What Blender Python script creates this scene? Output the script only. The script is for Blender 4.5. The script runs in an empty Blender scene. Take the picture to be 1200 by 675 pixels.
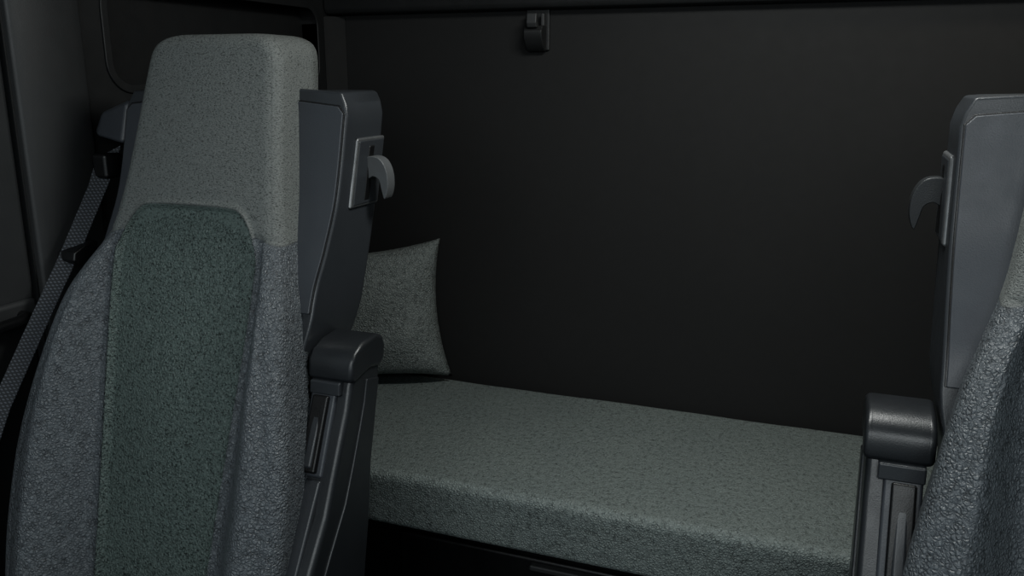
import bpy, bmesh, math, random
from mathutils import Vector, Matrix
random.seed(3)
CAMZ = 1.45
S = bpy.context.scene
COL = S.collection

# ------------------------------------------------------------------ materials
def new_mat(name):
    m = bpy.data.materials.new(name); m.use_nodes = True
    nt = m.node_tree; b = nt.nodes["Principled BSDF"]
    return m, nt, b
def N(nt, t, **kw):
    n = nt.nodes.new(t)
    for k, v in kw.items(): setattr(n, k, v)
    return n
def ramp(nt, fac, stops):
    r = N(nt, "ShaderNodeValToRGB")
    e = r.color_ramp.elements
    e[0].position = stops[0][0]; e[0].color = (*stops[0][1], 1)
    e[1].position = stops[-1][0]; e[1].color = (*stops[-1][1], 1)
    for p, c in stops[1:-1]:
        x = e.new(p); x.color = (*c, 1)
    nt.links.new(fac, r.inputs[0]); return r.outputs[0]
def mapr(nt, v, a, b, c=0.0, d=1.0, smooth=False):
    n = N(nt, "ShaderNodeMapRange")
    if smooth: n.interpolation_type = "SMOOTHSTEP"
    n.inputs[1].default_value = a; n.inputs[2].default_value = b
    n.inputs[3].default_value = c; n.inputs[4].default_value = d
    nt.links.new(v, n.inputs[0]); return n.outputs[0]
def mixc(nt, f, a, b, mode="MIX"):
    n = N(nt, "ShaderNodeMix", data_type="RGBA", blend_type=mode)
    for i, v in ((0, f), (6, a), (7, b)):
        if isinstance(v, (int, float)): n.inputs[i].default_value = v
        elif isinstance(v, tuple): n.inputs[i].default_value = (*v, 1)
        else: nt.links.new(v, n.inputs[i])
    return n.outputs[2]
def math_(nt, op, a, b=0.5):
    n = N(nt, "ShaderNodeMath", operation=op)
    for i, v in enumerate((a, b)):
        if isinstance(v, (int, float)): n.inputs[i].default_value = v
        else: nt.links.new(v, n.inputs[i])
    return n.outputs[0]
def coords(nt, scale=(1, 1, 1)):
    tc = N(nt, "ShaderNodeTexCoord"); mp = N(nt, "ShaderNodeMapping")
    mp.inputs["Scale"].default_value = scale
    nt.links.new(tc.outputs["Object"], mp.inputs[0]); return mp.outputs[0]
def noise(nt, co, s, d=3.0, r=0.55):
    n = N(nt, "ShaderNodeTexNoise"); n.inputs["Scale"].default_value = s
    n.inputs["Detail"].default_value = d; n.inputs["Roughness"].default_value = r
    nt.links.new(co, n.inputs["Vector"]); return n.outputs["Fac"]
def voro(nt, co, s, feature="DISTANCE_TO_EDGE"):
    n = N(nt, "ShaderNodeTexVoronoi", feature=feature); n.inputs["Scale"].default_value = s
    nt.links.new(co, n.inputs["Vector"]); return n.outputs["Distance"]
def bump(nt, b, h, dist, strength=1.0, prev=None):
    n = N(nt, "ShaderNodeBump"); n.inputs["Distance"].default_value = dist
    n.inputs["Strength"].default_value = strength
    nt.links.new(h, n.inputs["Height"])
    if prev is not None: nt.links.new(prev, n.inputs["Normal"])
    nt.links.new(n.outputs[0], b.inputs["Normal"]); return n.outputs[0]
def warp(nt, co, s=60, amt=0.006):
    n = N(nt, "ShaderNodeTexNoise"); n.inputs["Scale"].default_value = s
    nt.links.new(co, n.inputs["Vector"])
    sub = N(nt, "ShaderNodeVectorMath", operation="SUBTRACT"); sub.inputs[1].default_value = (.5, .5, .5)
    nt.links.new(n.outputs["Color"], sub.inputs[0])
    sc = N(nt, "ShaderNodeVectorMath", operation="SCALE"); sc.inputs["Scale"].default_value = amt * 2
    nt.links.new(sub.outputs[0], sc.inputs[0])
    ad = N(nt, "ShaderNodeVectorMath", operation="ADD")
    nt.links.new(co, ad.inputs[0]); nt.links.new(sc.outputs[0], ad.inputs[1])
    return ad.outputs[0]

def plastic(name, col, rough=0.45, grain=0.0004, var=0.25, gs=500, spec=0.5):
    m, nt, b = new_mat(name)
    co = coords(nt)
    n1 = noise(nt, co, 6, 4)
    lo = tuple(c * (1 - var) for c in col); hi = tuple(c * (1 + var) for c in col)
    nt.links.new(ramp(nt, n1, [(0.3, lo), (0.7, hi)]), b.inputs["Base Color"])
    n2 = noise(nt, co, 30, 5)
    nt.links.new(mapr(nt, n2, .3, .7, rough - .04, rough + .05), b.inputs["Roughness"])
    b.inputs["Specular IOR Level"].default_value = spec
    if grain: bump(nt, b, noise(nt, co, gs, 2), grain, 0.6)
    return m

def mulc(c, k): return tuple(x * k for x in c)
def pebble_field(nt, co, s):
    """soft leather pebbles: smooth domes, crease depth varies from place to place"""
    w = warp(nt, co, s * .8, .6 / s)
    e = voro(nt, w, s)
    dome = mapr(nt, e, -.06, .38, 0, 1, True)
    n = noise(nt, co, s * .5, 2.5)
    return math_(nt, "ADD", math_(nt, "MULTIPLY", dome, .55), math_(nt, "MULTIPLY", mapr(nt, n, .3, .7, 0, 1), .45))
def pebble(name, light, s=190, dist=0.0012, rough=0.55, dk=.55, spec=0.4):
    m, nt, b = new_mat(name)
    co = coords(nt); h = pebble_field(nt, co, s)
    c = ramp(nt, h, [(.08, mulc(light, dk)), (.34, mulc(light, .95)), (1, mulc(light, 1.12))])
    pit = noise(nt, co, s * 1.3, 2)
    c = mixc(nt, 1.0, c, ramp(nt, pit, [(.34, (.58, .60, .61)), (.42, (1, 1, 1))]), "MULTIPLY")
    big = noise(nt, co, 4, 4)
    c = mixc(nt, 1.0, c, ramp(nt, big, [(.3, (.92, .925, .93)), (.7, (1.0, 1.0, .99))]), "MULTIPLY")
    nt.links.new(c, b.inputs["Base Color"])
    b.inputs["Roughness"].default_value = rough
    b.inputs["Specular IOR Level"].default_value = spec
    bump(nt, b, h, dist, 1.0)
    return m

def seat_mat():
    m, nt, b = new_mat("seat_upholstery")
    co = coords(nt)
    at = N(nt, "ShaderNodeAttribute", attribute_name="ins"); ins = mapr(nt, at.outputs["Fac"], -.001, .001)
    ab = N(nt, "ShaderNodeAttribute", attribute_name="bol"); bol = mapr(nt, ab.outputs["Fac"], -.001, .001)
    ase = N(nt, "ShaderNodeAttribute", attribute_name="seam"); sm = mapr(nt, ase.outputs["Fac"], .0006, .0024, 1, 0)
    cs = coords(nt, (1, 1, 1.8))
    n1 = noise(nt, cs, 270, 2.5, .6)
    L = (.146, .157, .150)
    chead = ramp(nt, n1, [(.34, mulc(L, .34)), (.45, mulc(L, .90)), (.7, mulc(L, 1.16))])
    n2 = noise(nt, co, 240, 2.5)
    G = (.114, .149, .136)
    cins = ramp(nt, n2, [(.34, mulc(G, .32)), (.44, mulc(G, .90)), (.7, mulc(G, 1.12))])
    h3 = pebble_field(nt, co, 170)
    B = (.112, .123, .134)
    cbol = ramp(nt, h3, [(.10, mulc(B, .42)), (.34, mulc(B, .95)), (1, mulc(B, 1.12))])
    c = mixc(nt, bol, chead, cbol); c = mixc(nt, ins, c, cins)
    c = mixc(nt, math_(nt, "MULTIPLY", sm, .5), c, (.03, .033, .034))
    nt.links.new(c, b.inputs["Base Color"])
    r = N(nt, "ShaderNodeMix", data_type="FLOAT"); r.inputs[2].default_value = .66; r.inputs[3].default_value = .42
    nt.links.new(bol, r.inputs[0]); nt.links.new(r.outputs[0], b.inputs["Roughness"])
    p = bump(nt, b, math_(nt, "MULTIPLY", h3, bol), .0030, 1)
    inv = math_(nt, "SUBTRACT", 1.0, bol)
    p = bump(nt, b, math_(nt, "MULTIPLY", n1, inv), .0022, 1, p)
    p = bump(nt, b, math_(nt, "MULTIPLY", n2, ins), .0035, 1, p)
    return m

M_seat = seat_mat()
M_shell = plastic("seat_shell_plastic", (.033, .036, .041), .36, .0003, .08)
M_panel = plastic("seat_panel_plastic", (.049, .053, .062), .42, .0004, .05)
M_arm = plastic("armrest_plastic", (.021, .023, .026), .34, .0003, .10)
M_black = plastic("black_plastic", (.006, .006, .0065), .4)
M_metal, nt, b = new_mat("satin_metal")
b.inputs["Metallic"].default_value = .7; b.inputs["Roughness"].default_value = .42
nt.links.new(ramp(nt, noise(nt, coords(nt), 60, 4), [(.3, (.15, .155, .16)), (.7, (.20, .205, .21))]), b.inputs["Base Color"])
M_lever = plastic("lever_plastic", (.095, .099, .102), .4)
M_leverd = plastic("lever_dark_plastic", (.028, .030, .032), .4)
M_matt = pebble("mattress_cover", (.208, .240, .231), 165, .0028, .57, .42)
M_pillow = pebble("pillow_cover", (.190, .211, .204), 150, .0034, .62, .42)
M_wall = plastic("wall_felt", (.0245, .0245, .0245), .8, 0, .02, 500, .2)
M_trim = plastic("cab_trim_plastic", (.038, .039, .040), .5, .0005, .06)
M_trimd = plastic("cab_trim_dark", (.018, .0185, .019), .5, .0005, .06)
M_floor = pebble("floor_rubber", (.02, .02, .021), 90, .001, .7)
M_belt, nt, b = new_mat("belt_webbing")
wv = N(nt, "ShaderNodeTexWave"); wv.inputs["Scale"].default_value = 55; wv.bands_direction = "Z"
wv2 = N(nt, "ShaderNodeTexWave"); wv2.inputs["Scale"].default_value = 70; wv2.bands_direction = "Y"
cc = coords(nt); nt.links.new(cc, wv.inputs[0]); nt.links.new(cc, wv2.inputs[0])
wm = math_(nt, "MULTIPLY", wv.outputs["Fac"], wv2.outputs["Fac"])
nt.links.new(ramp(nt, wm, [(.1, (.014, .016, .02)), (.6, (.085, .092, .108))]), b.inputs["Base Color"])
b.inputs["Roughness"].default_value = .7
bump(nt, b, wm, .001)

# ------------------------------------------------------------------ mesh helpers
def mk(name, verts, faces, mat, parent=None, smooth=True, bevel=0, segs=3, sub=0, attrs=None, bangle=35):
    me = bpy.data.meshes.new(name); me.from_pydata([tuple(v) for v in verts], [], faces)
    bm = bmesh.new(); bm.from_mesh(me); bmesh.ops.recalc_face_normals(bm, faces=bm.faces); bm.to_mesh(me); bm.free()
    if attrs:
        for k, vals in attrs.items():
            a = me.attributes.new(k, "FLOAT", "POINT"); a.data.foreach_set("value", vals)
    for p in me.polygons: p.use_smooth = smooth
    me.materials.append(mat)
    o = bpy.data.objects.new(name, me); COL.objects.link(o)
    if parent: o.parent = parent
    if bevel:
        md = o.modifiers.new("bevel", "BEVEL"); md.width = bevel; md.segments = segs
        md.limit_method = "ANGLE"; md.angle_limit = math.radians(bangle); md.harden_normals = True
    if sub:
        md = o.modifiers.new("sub", "SUBSURF"); md.levels = sub; md.render_levels = sub
    return o
def empty(name, loc):
    e = bpy.data.objects.new(name, None); e.location = loc; COL.objects.link(e); e.empty_display_size = .1; return e
def box_v(x0, x1, y0, y1, z0, z1):
    v = [(x, y, z) for z in (z0, z1) for y in (y0, y1) for x in (x0, x1)]
    f = [(0, 1, 3, 2), (4, 6, 7, 5), (0, 4, 5, 1), (2, 3, 7, 6), (0, 2, 6, 4), (1, 5, 7, 3)]
    return v, f
def join_vf(parts):
    V = []; F = []
    for v, f in parts:
        k = len(V); V += list(v); F += [tuple(i + k for i in q) for q in f]
    return V, F
def prism(prof, axis, a, b):
    def P(p, t):
        return (t, p[0], p[1]) if axis == 0 else ((p[0], t, p[1]) if axis == 1 else (p[0], p[1], t))
    n = len(prof)
    v = [P(p, a) for p in prof] + [P(p, b) for p in prof]
    f = [tuple(range(n))[::-1], tuple(range(n, 2 * n))] + [(i, (i + 1) % n, n + (i + 1) % n, n + i) for i in range(n)]
    return v, f
def interp(tab, z):
    if z >= tab[0][0]: return tab[0][1]
    if z <= tab[-1][0]: return tab[-1][1]
    for i in range(len(tab) - 1):
        if tab[i + 1][0] <= z <= tab[i][0]:
            p1, p2 = tab[i], tab[i + 1]; p0 = tab[max(0, i - 1)]; p3 = tab[min(len(tab) - 1, i + 2)]
            h = p2[0] - p1[0]; t = (z - p1[0]) / h
            m1 = (p2[1] - p0[1]) / ((p2[0] - p0[0]) or 1) * h; m2 = (p3[1] - p1[1]) / ((p3[0] - p1[0]) or 1) * h
            return (2*t**3-3*t*t+1)*p1[1] + (t**3-2*t*t+t)*m1 + (-2*t**3+3*t*t)*p2[1] + (t**3-t*t)*m2
def smooth_poly(pts, k=6):
    n = len(pts); out = []
    for i in range(n):
        p0, p1, p2, p3 = (Vector(pts[(i + d) % n]) for d in (-1, 0, 1, 2))
        for j in range(k):
            t = j / k
            out.append(tuple(.5 * ((2*p1) + (p2-p0)*t + (2*p0-5*p1+4*p2-p3)*t*t + (3*p1-p0-3*p2+p3)*t**3)))
    return out
def sstep(t):
    t = max(0, min(1, t)); return t * t * (3 - 2 * t)
def tube(name, pts, r, mat, parent=None, seg=12):
    vs = []; fs = []; n = len(pts); pts = [Vector(p) for p in pts]
    for i, p in enumerate(pts):
        d = (pts[min(n-1, i+1)] - pts[max(0, i-1)]).normalized()
        a = d.orthogonal() if abs(d.z) > .9 else d.cross(Vector((0, 0, 1)))
        a.normalize(); c = d.cross(a)
        for k in range(seg):
            t = 2 * math.pi * k / seg; vs.append(p + a * math.cos(t) * r + c * math.sin(t) * r)
    for i in range(n - 1):
        for k in range(seg):
            fs.append((i*seg+k, i*seg+(k+1) % seg, (i+1)*seg+(k+1) % seg, (i+1)*seg+k))
    fs.append(tuple(range(seg))); fs.append(tuple(range((n-1)*seg, n*seg)))
    return mk(name, vs, fs, mat, parent, True, .002)

# ------------------------------------------------------------------ seat
Y0 = 1.15
ZT = .073
HW = [(.074, .099), (.069, .117), (.058, .133), (.038, .145), (0, .151), (-.05, .157), (-.15, .169), (-.24, .183), (-.29, .196),
      (-.34, .217), (-.39, .238), (-.44, .252), (-.50, .265), (-.6, .286), (-.68, .296), (-.8, .297), (-.9, .29), (-.95, .285)]
IW = [(-.15, .145), (-.24, .152), (-.33, .158), (-.45, .153), (-.6, .142), (-.82, .127), (-.95, .12)]
BD = [(-.22, 0), (-.28, .012), (-.35, .038), (-.42, .058), (-.55, .078), (-.8, .085), (-.95, .08)]
TT = [(.06, .145), (-.15, .145), (-.25, .12), (-.36, .075), (-.45, .055), (-.95, .055)]
TAP = [(-.28, .006), (-.40, .012), (-.55, .014), (-.95, .014)]
def Yc(z): return 1.285 + .29 * z
def sd_ins(x, z):
    ax = abs(x); zt = -.226 - .3 * x * x
    if ax > .094: zt -= ((ax - .094) / .055) ** 2 * .058
    return min(interp(IW, z) - ax, (zt - z) * .85)
def seam_bol(x, z):
    ax = abs(x); return (-.280 - .28 * (ax - .16)) - z
def build_seat(name, xc, m):
    root = empty(name, (xc, Y0, 0))
    def T(v): return (m * v[0], v[1] - Y0, v[2] + CAMZ)
    def A(nm, vf, mat, **k):
        return mk(nm, [T(v) for v in vf[0]], vf[1], mat, root, **k)
    rows = []; zt, zb = ZT, -.95; R = .022; r = .028
    zs = []
    for i in range(7):
        a = math.pi / 2 * i / 6
        zs.append((zt - R * (1 - math.sin(math.pi / 2 - a)), R * (1 - math.sin(a))))
    z = zt - R
    while z > zb:
        z -= .0042; zs.append((z, 0))
    NF, NA = 66, 8
    verts = []; ins = []; bol = []; seam = []; faces = []
    for (z, inset) in zs:
        hw = interp(HW, z) - inset * .5; T_ = interp(TT, z); yc = Yc(z); tap = interp(TAP, z)
        bd = interp(BD, z); iw = interp(IW, z); half = []
        def front(x):
            ax = abs(x)
            t = (ax - iw - .004) / max(.02, (hw - iw - .004))
            d = -bd * (sstep(t / .62) - .28 * sstep((t - .55) / .45))
            d += .35 * ax * ax * (1 - sstep((-z - .15) / .2))
            s = sd_ins(x, z)
            d += .007 * sstep(s / .012) * (1 if z < -.1 else 0)
            d += .006 * math.exp(-((s) / .004) ** 2) * -.9
            if z < -.2: d += .004 * math.exp(-(seam_bol(x, z) / .004) ** 2) * (1 if s < -.004 else 0)
            if z < -.3: d += .003 * math.exp(-((ax - hw + .030) / .004) ** 2) * sstep((-.3 - z) / .05)
            d -= .014 * math.exp(-((z + .62) / .16) ** 2) * (1 - sstep(ax / (iw + .02)))
            return d
        xs = [(hw - r) * k / NF for k in range(NF + 1)]
        for x in xs: half.append((x, front(x)))
        base = front(hw - r)
        for k in range(1, NA + 1):
            a = math.pi / 2 * k / NA
            half.append((hw - r + r * math.sin(a), base + r * (1 - math.cos(a))))
        yb = T_
        ys = half[-1][1]
        for k in range(1, 5):
            t = k / 4; half.append((hw - tap * t, ys + (yb - ys) * t))
        half.append((hw - .024 - tap, yb + .012)); half.append((hw * .5, yb + .015))
        full = half + [(0, yb + .015)] + [(-x, y) for x, y in half[:0:-1]]
        row = []
        for j, (x, d) in enumerate(full):
            row.append(len(verts))
            dd = d + inset if d < T_ * .5 else d - inset * .8
            verts.append(T((x, yc + dd, z)))
            isf = (j <= NF + NA) or (j >= len(full) - NF - NA)
            s = sd_ins(x, z) if isf else -.1
            sb = seam_bol(x, z)
            ins.append(s); bol.append(sb)
            q = abs(s)
            q = min(q, abs(sb) if s < 0 else 1)
            ge = abs(abs(x) - (hw - .011)) if (isf and z > -.275) else 1
            if isf and z < -.32: ge = abs(abs(x) - (hw - .030)) + .0006
            if z > ZT - R + .002: ge = 1
            seam.append(min(q, ge))
        rows.append(row)
    n = len(rows[0])
    for a, b_ in zip(rows[:-1], rows[1:]):
        for j in range(n):
            faces.append((a[j], a[(j+1) % n], b_[(j+1) % n], b_[j]))
    faces.append(tuple(rows[0])); faces.append(tuple(rows[-1][::-1]))
    mk("backrest_cover", verts, faces, M_seat, root, attrs={"ins": ins, "bol": bol, "seam": seam})
    # ---- rear shell
    FO = [(-.02, .082), (-.21, .085), (-.30, .066), (-.366, .045), (-.5, .035), (-.95, .035)]
    BO = [(-.02, .235), (-.06, .240), (-.246, .248), (-.475, .226), (-.7, .19), (-.95, .16)]
    v = []; f = []; rr = []
    zrow = [-.03 - .02 * i for i in range(46)]
    for z in zrow:
        hw = .256 if z < -.06 else .256 - max(0, (z + .06)) * .55
        fo, bo, yc = interp(FO, z), interp(BO, z), Yc(z)
        if z < -.42: hw = .256 - min(.02, (-.42 - z) * .2)
        pts = [(-hw, fo), (-.06, fo), (.06, fo), (hw, fo), (hw, bo - .028), (hw - .02, bo), (-hw + .02, bo), (-hw, bo - .028)]
        row = []
        for x, d in pts:
            row.append(len(v))
            zz = z
            if z == zrow[0]: zz = z + .016 * (1 - abs(x) / .25)
            v.append((x, yc + d, zz))
        rr.append(row)
    for a, b_ in zip(rr[:-1], rr[1:]):
        for j in range(8): f.append((a[j], a[(j+1) % 8], b_[(j+1) % 8], b_[j]))
    f.append(tuple(rr[0])); f.append(tuple(rr[-1][::-1]))
    A("rear_shell", (v, f), M_shell, bevel=.005, segs=3)
    for sgn in (1, -1):
        for nm, grow, off, mat in (("gasket", .0024, -.002, M_black), ("panel", 0, -.004, M_panel)):
            zz = [-.055 - .012 * i for i in range(30)]
            v = []; f = []
            for i, z in enumerate(zz):
                xo = .249 + grow; xi = .12
                if i == 0: xo -= .012; z += grow
                yc = Yc(z) + interp(FO, z)
                for (x, d) in ((xi, off), (xo, off), (xo, .012), (xi, .012)):
                    v.append((sgn * x, yc + d, z + (.012 * (1 - (x - .12) / .12) if i == 0 else 0)))
            for i in range(len(zz) - 1):
                for j in range(4): f.append((4*i+j, 4*i+(j+1) % 4, 4*i+4+(j+1) % 4, 4*i+4+j))
            f.append((0, 1, 2, 3)); f.append(tuple(4*(len(zz)-1)+k for k in (3, 2, 1, 0)))
            A("shell_%s_%s" % (nm, "inner" if sgn > 0 else "outer"), (v, f), mat, bevel=.001 if grow else .002, segs=3)
    def plate(y0, y1, z0, z1, xa, xb, sh=.29):
        pr = []
        for (y, z) in ((y0, z1), (y1, z1), (y1, z0), (y0, z0)):
            pr.append((y + sh * (z - z1), z))
        return prism(pr, 0, xa, xb)
    X = .256
    A("belt_guide_plate", plate(1.374, 1.475, -.238, -.112, X - .004, X + .005), M_metal, bevel=.005)
    A("belt_guide_recess", plate(1.380, 1.470, -.234, -.117, X, X + .0062), M_shell, bevel=.004)
    A("belt_guide_slot", plate(1.412, 1.432, -.228, -.127, X, X + .0075), M_black, bevel=.004)
    hk = smooth_poly([(X + .002, -.152), (X + .020, -.147), (X + .036, -.155), (X + .046, -.176), (X + .047, -.205), (X + .039, -.226),
          (X + .033, -.208), (X + .028, -.190), (X + .016, -.184), (X + .002, -.188)], 5)
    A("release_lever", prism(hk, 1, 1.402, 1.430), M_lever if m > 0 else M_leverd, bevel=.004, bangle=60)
    # ---- folded-up armrest (inner side)
    xa, xb = .262, .338
    body = [(1.215, -.475), (1.285, -.465), (1.292, -.50), (1.272, -.60), (1.25, -.68), (1.235, -.78), (1.205, -.92), (1.10, -.95),
            (.985, -.90), (1.0, -.86), (1.045, -.79), (1.095, -.72), (1.125, -.66), (1.155, -.60), (1.175, -.56), (1.19, -.52)]
    A("armrest_body", prism(body, 0, xa + .004, xb), M_arm, bevel=.010, segs=4)
    inner = [(y + .045 - .01 * math.sin((z + .5) * 9), z) for y, z in body[8:]][::-1]
    A("armrest_side_moulding", prism([(1.278, -.53), (1.258, -.60), (1.237, -.68), (1.222, -.78), (1.195, -.90)] + [(1.04, -.90)] + inner[::-1][1:], 0, xb - .004, xb + .004), M_arm, bevel=.003)
    cap = [(1.185, -.505), (1.188, -.478), (1.200, -.462), (1.23, -.451), (1.275, -.447), (1.298, -.455), (1.304, -.475), (1.30, -.50),
           (1.285, -.512), (1.25, -.505), (1.20, -.515), (1.188, -.515)]
    A("armrest_cap", prism(cap, 0, xa - .010, xb + .005), M_arm, bevel=.009, segs=4)
    neck = [(1.178, -.512), (1.20, -.51), (1.20, -.535), (1.175, -.535)]
    A("armrest_neck", prism(neck, 0, xa, xa + .060), M_shell, bevel=.003)
    def slab(p0, p1, x0, x1, thick, nm, mat, bev):
        (ya, za), (yb2, zb2) = p0, p1
        d = Vector((yb2 - ya, zb2 - za)).normalized(); nn = Vector((d.y, -d.x))
        if nn.x > 0: nn = -nn
        pr = [(ya, za), (yb2, zb2), (yb2 + nn.x * thick, zb2 + nn.y * thick), (ya + nn.x * thick, za + nn.y * thick)]
        A(nm, prism(pr, 0, x0, x1), mat, bevel=bev)
    slab((1.192, -.53), (1.130, -.668), xa + .002, xa + .052, .012, "adjuster_frame", M_panel, .005)
    slab((1.184, -.54), (1.128, -.660), xa + .010, xa + .042, .016, "adjuster_slot", M_black, .004)
    slab((1.180, -.562), (1.132, -.655), xa + .017, xa + .035, .021, "adjuster_slider", M_shell, .005)
    slab((1.128, -.672), (.985, -.90), xa + .002, xa + .052, .012, "armrest_front_trim", M_shell, .005)
    # ---- outer belt outlet ear
    ear = [(-.250, 1.34), (-.330, 1.345), (-.345, 1.37), (-.338, 1.45), (-.25, 1.47)]
    v, f = prism(ear, 2, -.135, -.045)
    v = [(x, y + .29 * (z + .09), z - .03 * max(0, (-x - .25)) / .09 * (1 if z > -.09 else -.6)) for x, y, z in v]
    A("belt_outlet_cover", (v, f), M_panel, bevel=.012, segs=4)
    v, f = prism([(-.262, 1.29), (-.30, 1.29), (-.30, 1.34), (-.262, 1.34)], 2, -.20, -.15)
    A("belt_outlet_roller", (v, f), M_black, bevel=.008)
    P = [(-.280, 1.318, -.15), (-.283, 1.295, -.20), (-.29, 1.21, -.33), (-.300, 1.12, -.46), (-.312, 1.02, -.61), (-.32, .93, -.78), (-.325, .88, -.93)]
    v = []; f = []
    for i, p in enumerate(P):
        for dx, dy in ((-.017, -.022), (.014, .026)):
            for t in (-.001, .001): v.append((p[0] + dx * .9, p[1] + dy * .8 + t, p[2] + dy * .5))
    for i in range(len(P) - 1):
        a = 4 * i; b_ = a + 4
        f += [(a, a+2, b_+2, b_), (a+1, b_+1, b_+3, a+3), (a, b_, b_+1, a+1), (a+2, a+3, b_+3, b_+2)]
    f += [(0, 1, 3, 2), (len(v)-4, len(v)-2, len(v)-1, len(v)-3)]
    o = A("seat_belt_webbing", (v, f), M_belt)
    for p in o.data.polygons: p.use_smooth = False
    tg = [(-.035, .0), (-.03, .012), (.02, .012), (.035, .004), (.03, -.012), (-.02, -.014)]
    A("seat_belt_tongue", prism([(1.225 + a * .9, -.335 + b_ * 1.3 + a * .35) for a, b_ in tg], 0, -.315, -.268), M_black, bevel=.004)
    # ---- cushion + pedestal
    cz = -.90
    prof = [(1.12, cz - .15), (1.12, cz - .02), (1.08, cz), (.72, cz + .005), (.62, cz), (.575, cz - .03), (.565, cz - .08), (.60, cz - .14), (.70, cz - .155)]
    A("seat_cushion", prism(prof, 0, -.255, .255), M_seat, bevel=.03, segs=5)
    A("cushion_pan", box_v(-.24, .24, .62, 1.28, cz - .20, cz - .14), M_shell, bevel=.012)
    v = []; f = []
    L = 9
    for i in range(L):
        zz_ = cz - .20 - .02 * i; s = .19 if i % 2 == 0 else .165
        v += [(-s, .70 + (.19 - s), zz_), (s, .70 + (.19 - s), zz_), (s, 1.20 - (.19 - s), zz_), (-s, 1.20 - (.19 - s), zz_)]
    for i in range(L - 1):
        for j in range(4): f.append((4*i+j, 4*i+(j+1) % 4, 4*i+4+(j+1) % 4, 4*i+4+j))
    f += [(0, 1, 2, 3), (4*L-1, 4*L-2, 4*L-3, 4*L-4)]
    A("suspension_bellows", (v, f), M_black, bevel=.006)
    A("seat_pedestal", box_v(-.2, .2, .68, 1.22, -CAMZ + .002, cz - .355), M_trimd, bevel=.02)
    return root

build_seat("truck_seat", -1.09, 1)
build_seat("truck_seat.001", .405, -1)

# ------------------------------------------------------------------ room
XL, XR, YB = -1.46, .85, 2.30
def room(name, b, mat, bevel=0):
    v, f = box_v(*b); return mk(name, v, f, mat, None, bevel > 0, bevel)
room("floor", (XL - .06, XR + .06, -.9, YB + .06, -.06, 0), M_floor)
room("ceiling", (XL - .06, XR + .06, -.3, YB + .06, 2.12, 2.18), M_trimd)
room("wall_back", (XL - .06, XR + .06, YB, YB + .06, 0, 2.12), M_wall)
def rr_pts(y0, y1, z0, z1, r, n=8):
    out = []
    for (cy, cz, a0) in ((y1 - r, z1 - r, 0), (y0 + r, z1 - r, 90), (y0 + r, z0 + r, 180), (y1 - r, z0 + r, 270)):
        for k in range(n + 1):
            a = math.radians(a0 + 90 * k / n); out.append((cy + r * math.cos(a), cz + r * math.sin(a)))
    return out
def side_wall(name, X, sgn):
    y0, y1, z0, z1 = 1.43, 2.225, 1.42, 1.645
    inner = rr_pts(y0, y1, z0, z1, .05, 8); n = len(inner)
    oc = [(y1, z1), (y0, z1), (y0, z0), (y1, z0)]
    X2 = X + sgn * .055
    v = [(X, y, z) for y, z in inner] + [(X2, y, z) for y, z in inner] + [(X, y, z) for y, z in oc]
    f = []
    for i in range(n):
        j = (i + 1) % n
        f.append((i, j, n + j, n + i))
        if i // 9 == j // 9: f.append((i, j, 2 * n + i // 9))
    f.append(tuple(range(n, 2 * n)))
    a, c = (X, X2) if X < X2 else (X2, X)
    parts = [(v, f), box_v(a, c, 1.19, YB, 0, z0), box_v(a, c, 1.19, YB, z1, 2.12),
             box_v(a, c, 1.19, y0, z0, z1), box_v(a, c, y1, YB, z0, z1)]
    V, F = join_vf(parts)
    return mk(name, V, F, M_trimd, None, False)
side_wall("wall_left", XL, -1)
side_wall("wall_right", XR, 1)
def ring_trim(name, X, y0, y1, z0, z1, r, w, mat):
    a = rr_pts(y0, y1, z0, z1, r, 10); b_ = rr_pts(y0 - w, y1 + w, z0 - w, z1 + w, r + w, 10); n = len(a)
    v = [(X, y, z) for y, z in a] + [(X, y, z) for y, z in b_]
    s = .005 if X < 0 else -.005
    v += [(X + s, y, z) for y, z in a] + [(X + s, y, z) for y, z in b_]
    f = []
    for i in range(n):
        j = (i + 1) % n
        f += [(i, j, n+j, n+i), (2*n+i, 2*n+j, 3*n+j, 3*n+i), (i, j, 2*n+j, 2*n+i), (n+i, n+j, 3*n+j, 3*n+i)]
    return mk(name, v, f, mat, None, True, .002)
ring_trim("trim_1", XL, 1.44, 2.215, 1.43, 1.635, .05, .018, M_trimd)
ring_trim("trim_2", XR, 1.44, 2.215, 1.43, 1.635, .05, .018, M_trimd)
for sfx, X, s in (("left", XL, 1), ("right", XR, -1)):
    pr = [(X - s*.05, 1.19), (X + s*.012, 1.195), (X + s*.022, 1.215), (X + s*.022, 1.33), (X + s*.012, 1.36), (X - s*.05, 1.38)]
    v, f = prism(pr, 2, 0.0, 2.12)
    mk("pillar_%s" % sfx, v, f, M_trim, None, True, .006)
door_i = 0
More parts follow.
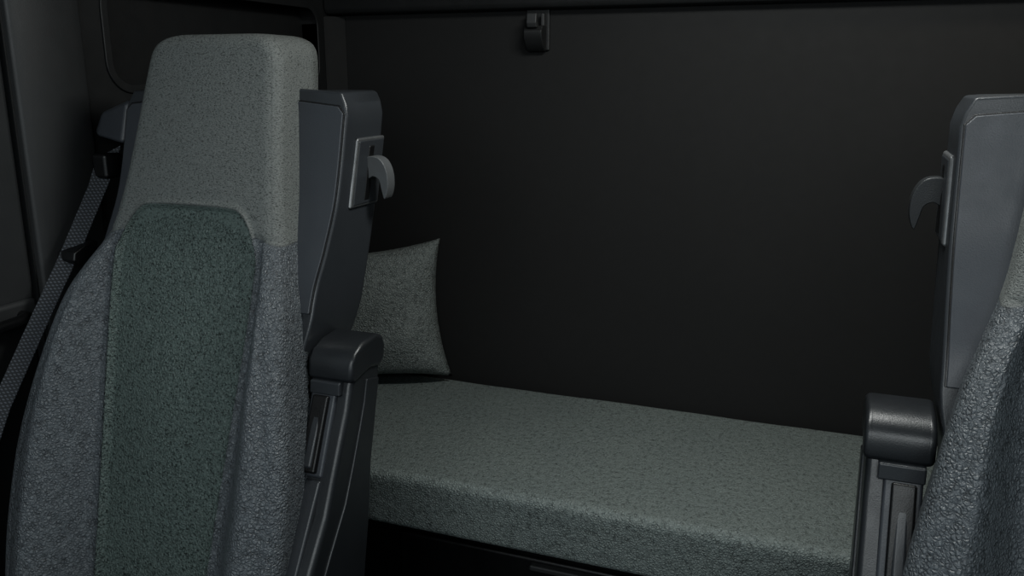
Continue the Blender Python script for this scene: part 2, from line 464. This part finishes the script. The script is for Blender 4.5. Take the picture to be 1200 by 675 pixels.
for X, s in ((XL, 1), (XR, -1)):
    door_i += 1
    d = empty("door_%d" % door_i, (X, .6, 0))
    def D(nm, b, mat, bev=.01):
        v, f = box_v(*b); v = [(x * s, y - .6, z) for x, y, z in v]; return mk(nm, v, f, mat, d, True, bev)
    D("lower_panel", (-.06, 0.0, .1, 1.18, .05, 1.02), M_trimd, .015)
    D("rear_frame", (-.06, 0.006, 1.06, 1.18, 1.02, 2.1), M_trim, .012)
    D("front_frame", (-.06, 0.0, .1, .17, 1.02, 2.1), M_trim, .012)
    D("top_frame", (-.06, 0.0, .1, 1.18, 2.0, 2.1), M_trim, .012)
    D("sill", (-.06, .012, .1, 1.18, .985, 1.03), M_trim, .012)
    tube("grab_handle", [(s*.0, 1.14-.6, 1.0), (s*.03, 1.135-.6, 1.0), (s*.04, 1.11-.6, 1.0), (s*.04, .9-.6, .99), (s*.04, .7-.6, .98), (s*.0, .68-.6, .98)], .011, M_black, d)
v, f = prism([(YB, 1.62), (YB - .035, 1.625), (YB - .045, 1.64), (YB - .05, 2.12), (YB, 2.12)], 0, XL, XR)
mk("trim_3", v, f, M_trimd, None, True, .006)
v, f = prism([(XL, YB), (XL + .05, YB), (XL + .035, YB - .015), (XL + .01, YB - .035), (XL, YB - .05)], 2, .53, 1.62)
mk("trim_4", v, f, M_wall, None, True, .008)

# ------------------------------------------------------------------ bunk
bunk = empty("bunk_bed", (-.3, 1.97, 0))
def Bx(nm, b, mat, bev):
    v, f = box_v(*b); v = [(x + .3, y - 1.97, z) for x, y, z in v]; return mk(nm, v, f, mat, bunk, True, bev, 4)
Bx("bunk_base", (XL + .01, XR - .01, 1.70, YB - .005, 0.0, .385), M_black, .01)
Bx("bunk_lid_edge", (XL + .01, XR - .01, 1.665, YB - .005, .372, .393), M_black, .006)
Bx("drawer_front", (-.95, .25, 1.688, 1.705, .06, .35), M_black, .008)
Bx("drawer_handle", (-.60, -.42, 1.672, 1.692, .325, .340), M_trim, .005)
def mattress():
    x0, x1, y0, y1, z0, z1 = XL + .012, XR - .012, 1.635, YB - .016, .393, .533
    R = .024; NX = 150
    prof = []
    for k in range(9):
        a = math.pi / 2 * k / 8; prof.append((y0 + .012 - .012 * math.sin(a), z0 + .012 - .012 * math.cos(a)))
    for k in range(1, 8): prof.append((y0, z0 + .012 + (z1 - R - z0 - .012) * k / 8))
    for k in range(9):
        a = math.pi / 2 * k / 8; prof.append((y0 + R - R * math.cos(a), z1 - R + R * math.sin(a)))
    for k in range(1, 40): prof.append((y0 + R + (y1 - y0 - 2 * R) * k / 40, z1))
    for k in range(9):
        a = math.pi / 2 * k / 8; prof.append((y1 - R + R * math.sin(a), z1 - R + R * math.cos(a)))
    prof.append((y1, z0))
    n = len(prof); v = []; f = []
    for i in range(NX + 1):
        x = x0 + (x1 - x0) * i / NX
        e = min(1, min(i, NX - i) / 3); sh = (1 - e) ** 2 * .015
        for y, z in prof:
            w = .0010 * math.sin(x * 9 + y * 4) * math.sin(y * 7 + 1) + .0004 * math.sin(x * 23 + 2)
            t = max(0, (z - z0) / (z1 - z0))
            cy = (y0 + y1) / 2
            v.append((x + .3, y - 1.97 + (cy - y) * sh * 2 + (w * .8 if y < y0 + R else 0), z + (w - sh) * t))
    for i in range(NX):
        for j in range(n): f.append((i*n+j, i*n+(j+1) % n, (i+1)*n+(j+1) % n, (i+1)*n+j))
    f.append(tuple(range(n))); f.append(tuple(range(NX*n, NX*n+n)))
    mk("mattress", v, f, M_matt, bunk)
mattress()

# ------------------------------------------------------------------ pillow
def pillow():
    W, H, Tk = .52, .425, .15; n = 44; v = []; f = []
    for side in (1, -1):
        for i in range(n + 1):
            for j in range(n + 1):
                u = -1 + 2 * i / n; w = -1 + 2 * j / n
                px = u * W / 2 * (1 - .11 * (1 - w * w) * abs(u) ** 3)
                pz = w * H / 2 * (1 - .13 * (1 - u * u) * abs(w) ** 3)
                t = ((1 - u ** 4) * (1 - w ** 4)) ** .6
                t *= 1 + .05 * math.sin(u * 5 + w * 3) + .04 * math.sin(w * 9 - u * 4)
                v.append((px, side * Tk / 2 * t, pz))
    N1 = (n + 1) ** 2
    for s in range(2):
        for i in range(n):
            for j in range(n):
                a = s * N1 + i * (n + 1) + j; f.append((a, a + 1, a + n + 2, a + n + 1))
    o = mk("pillow", v, f, M_pillow)
    bm = bmesh.new(); bm.from_mesh(o.data); bmesh.ops.remove_doubles(bm, verts=bm.verts, dist=.0008)
    bmesh.ops.recalc_face_normals(bm, faces=bm.faces); bm.to_mesh(o.data); bm.free()
    o.rotation_euler = (math.radians(-5), math.radians(-4), math.radians(24))
    o.location = (-1.314, 2.145, .533 + .216)
    return o
pillow()

# ------------------------------------------------------------------ coat hook
ch = empty("coat_hook", (-.805, YB, 1.57))
def H(nm, vf, mat, bev=.003): return mk(nm, vf[0], vf[1], mat, ch, True, bev)
H("back_plate", box_v(-.034, .034, -.008, .0, -.055, .075), M_trimd, .005)
H("hook_body", prism([(-.008, .012), (-.040, .010), (-.052, -.004), (-.050, -.022), (-.030, -.048), (-.014, -.058), (-.008, -.055)], 0, -.026, .026), M_trimd, .006)
H("hook_lip", prism([(-.040, .004), (-.056, .004), (-.062, .016), (-.058, .040), (-.052, .042), (-.050, .022), (-.042, .014)], 0, -.014, .014), M_trim, .003)
for sx in (-.026, .016): H("clip_lug", box_v(sx, sx + .010, -.030, -.006, .008, .042), M_trim, .003)

# ------------------------------------------------------------------ light
w = bpy.data.worlds.new("world"); S.world = w; w.use_nodes = True
bg = w.node_tree.nodes["Background"]; bg.inputs[0].default_value = (.80, .92, 1.0, 1); bg.inputs[1].default_value = .34
def area(name, loc, target, sx, sy, power, col):
    l = bpy.data.lights.new(name, "AREA"); l.shape = "RECTANGLE"; l.size = sx; l.size_y = sy; l.energy = power; l.color = col
    o = bpy.data.objects.new(name, l); COL.objects.link(o); o.location = loc
    d = Vector(target) - Vector(loc); o.rotation_euler = d.to_track_quat("-Z", "Y").to_euler(); return o
area("windscreen_daylight", (-.1, -.75, 2.0), (-.4, 1.6, .9), 1.9, .7, 17, (.94, .99, 1))
area("roof_lamp", (-.1, 1.40, 2.10), (-.3, 1.75, .5), .5, .25, 13, (.97, 1, .97))
area("warm_wall_fill", (.50, 2.0, 2.10), (.35, 2.30, 1.5), .12, .12, 1.3, (1, .86, .62))  # added warm fill with no fixture, browns the upper right of the back wall

cam = bpy.data.cameras.new("camera"); co = bpy.data.objects.new("camera", cam); COL.objects.link(co)
cam.lens = 30; cam.sensor_width = 36; cam.clip_start = .02
co.location = (0, 0, CAMZ); co.rotation_euler = (math.radians(76), 0, math.radians(21))
S.camera = co
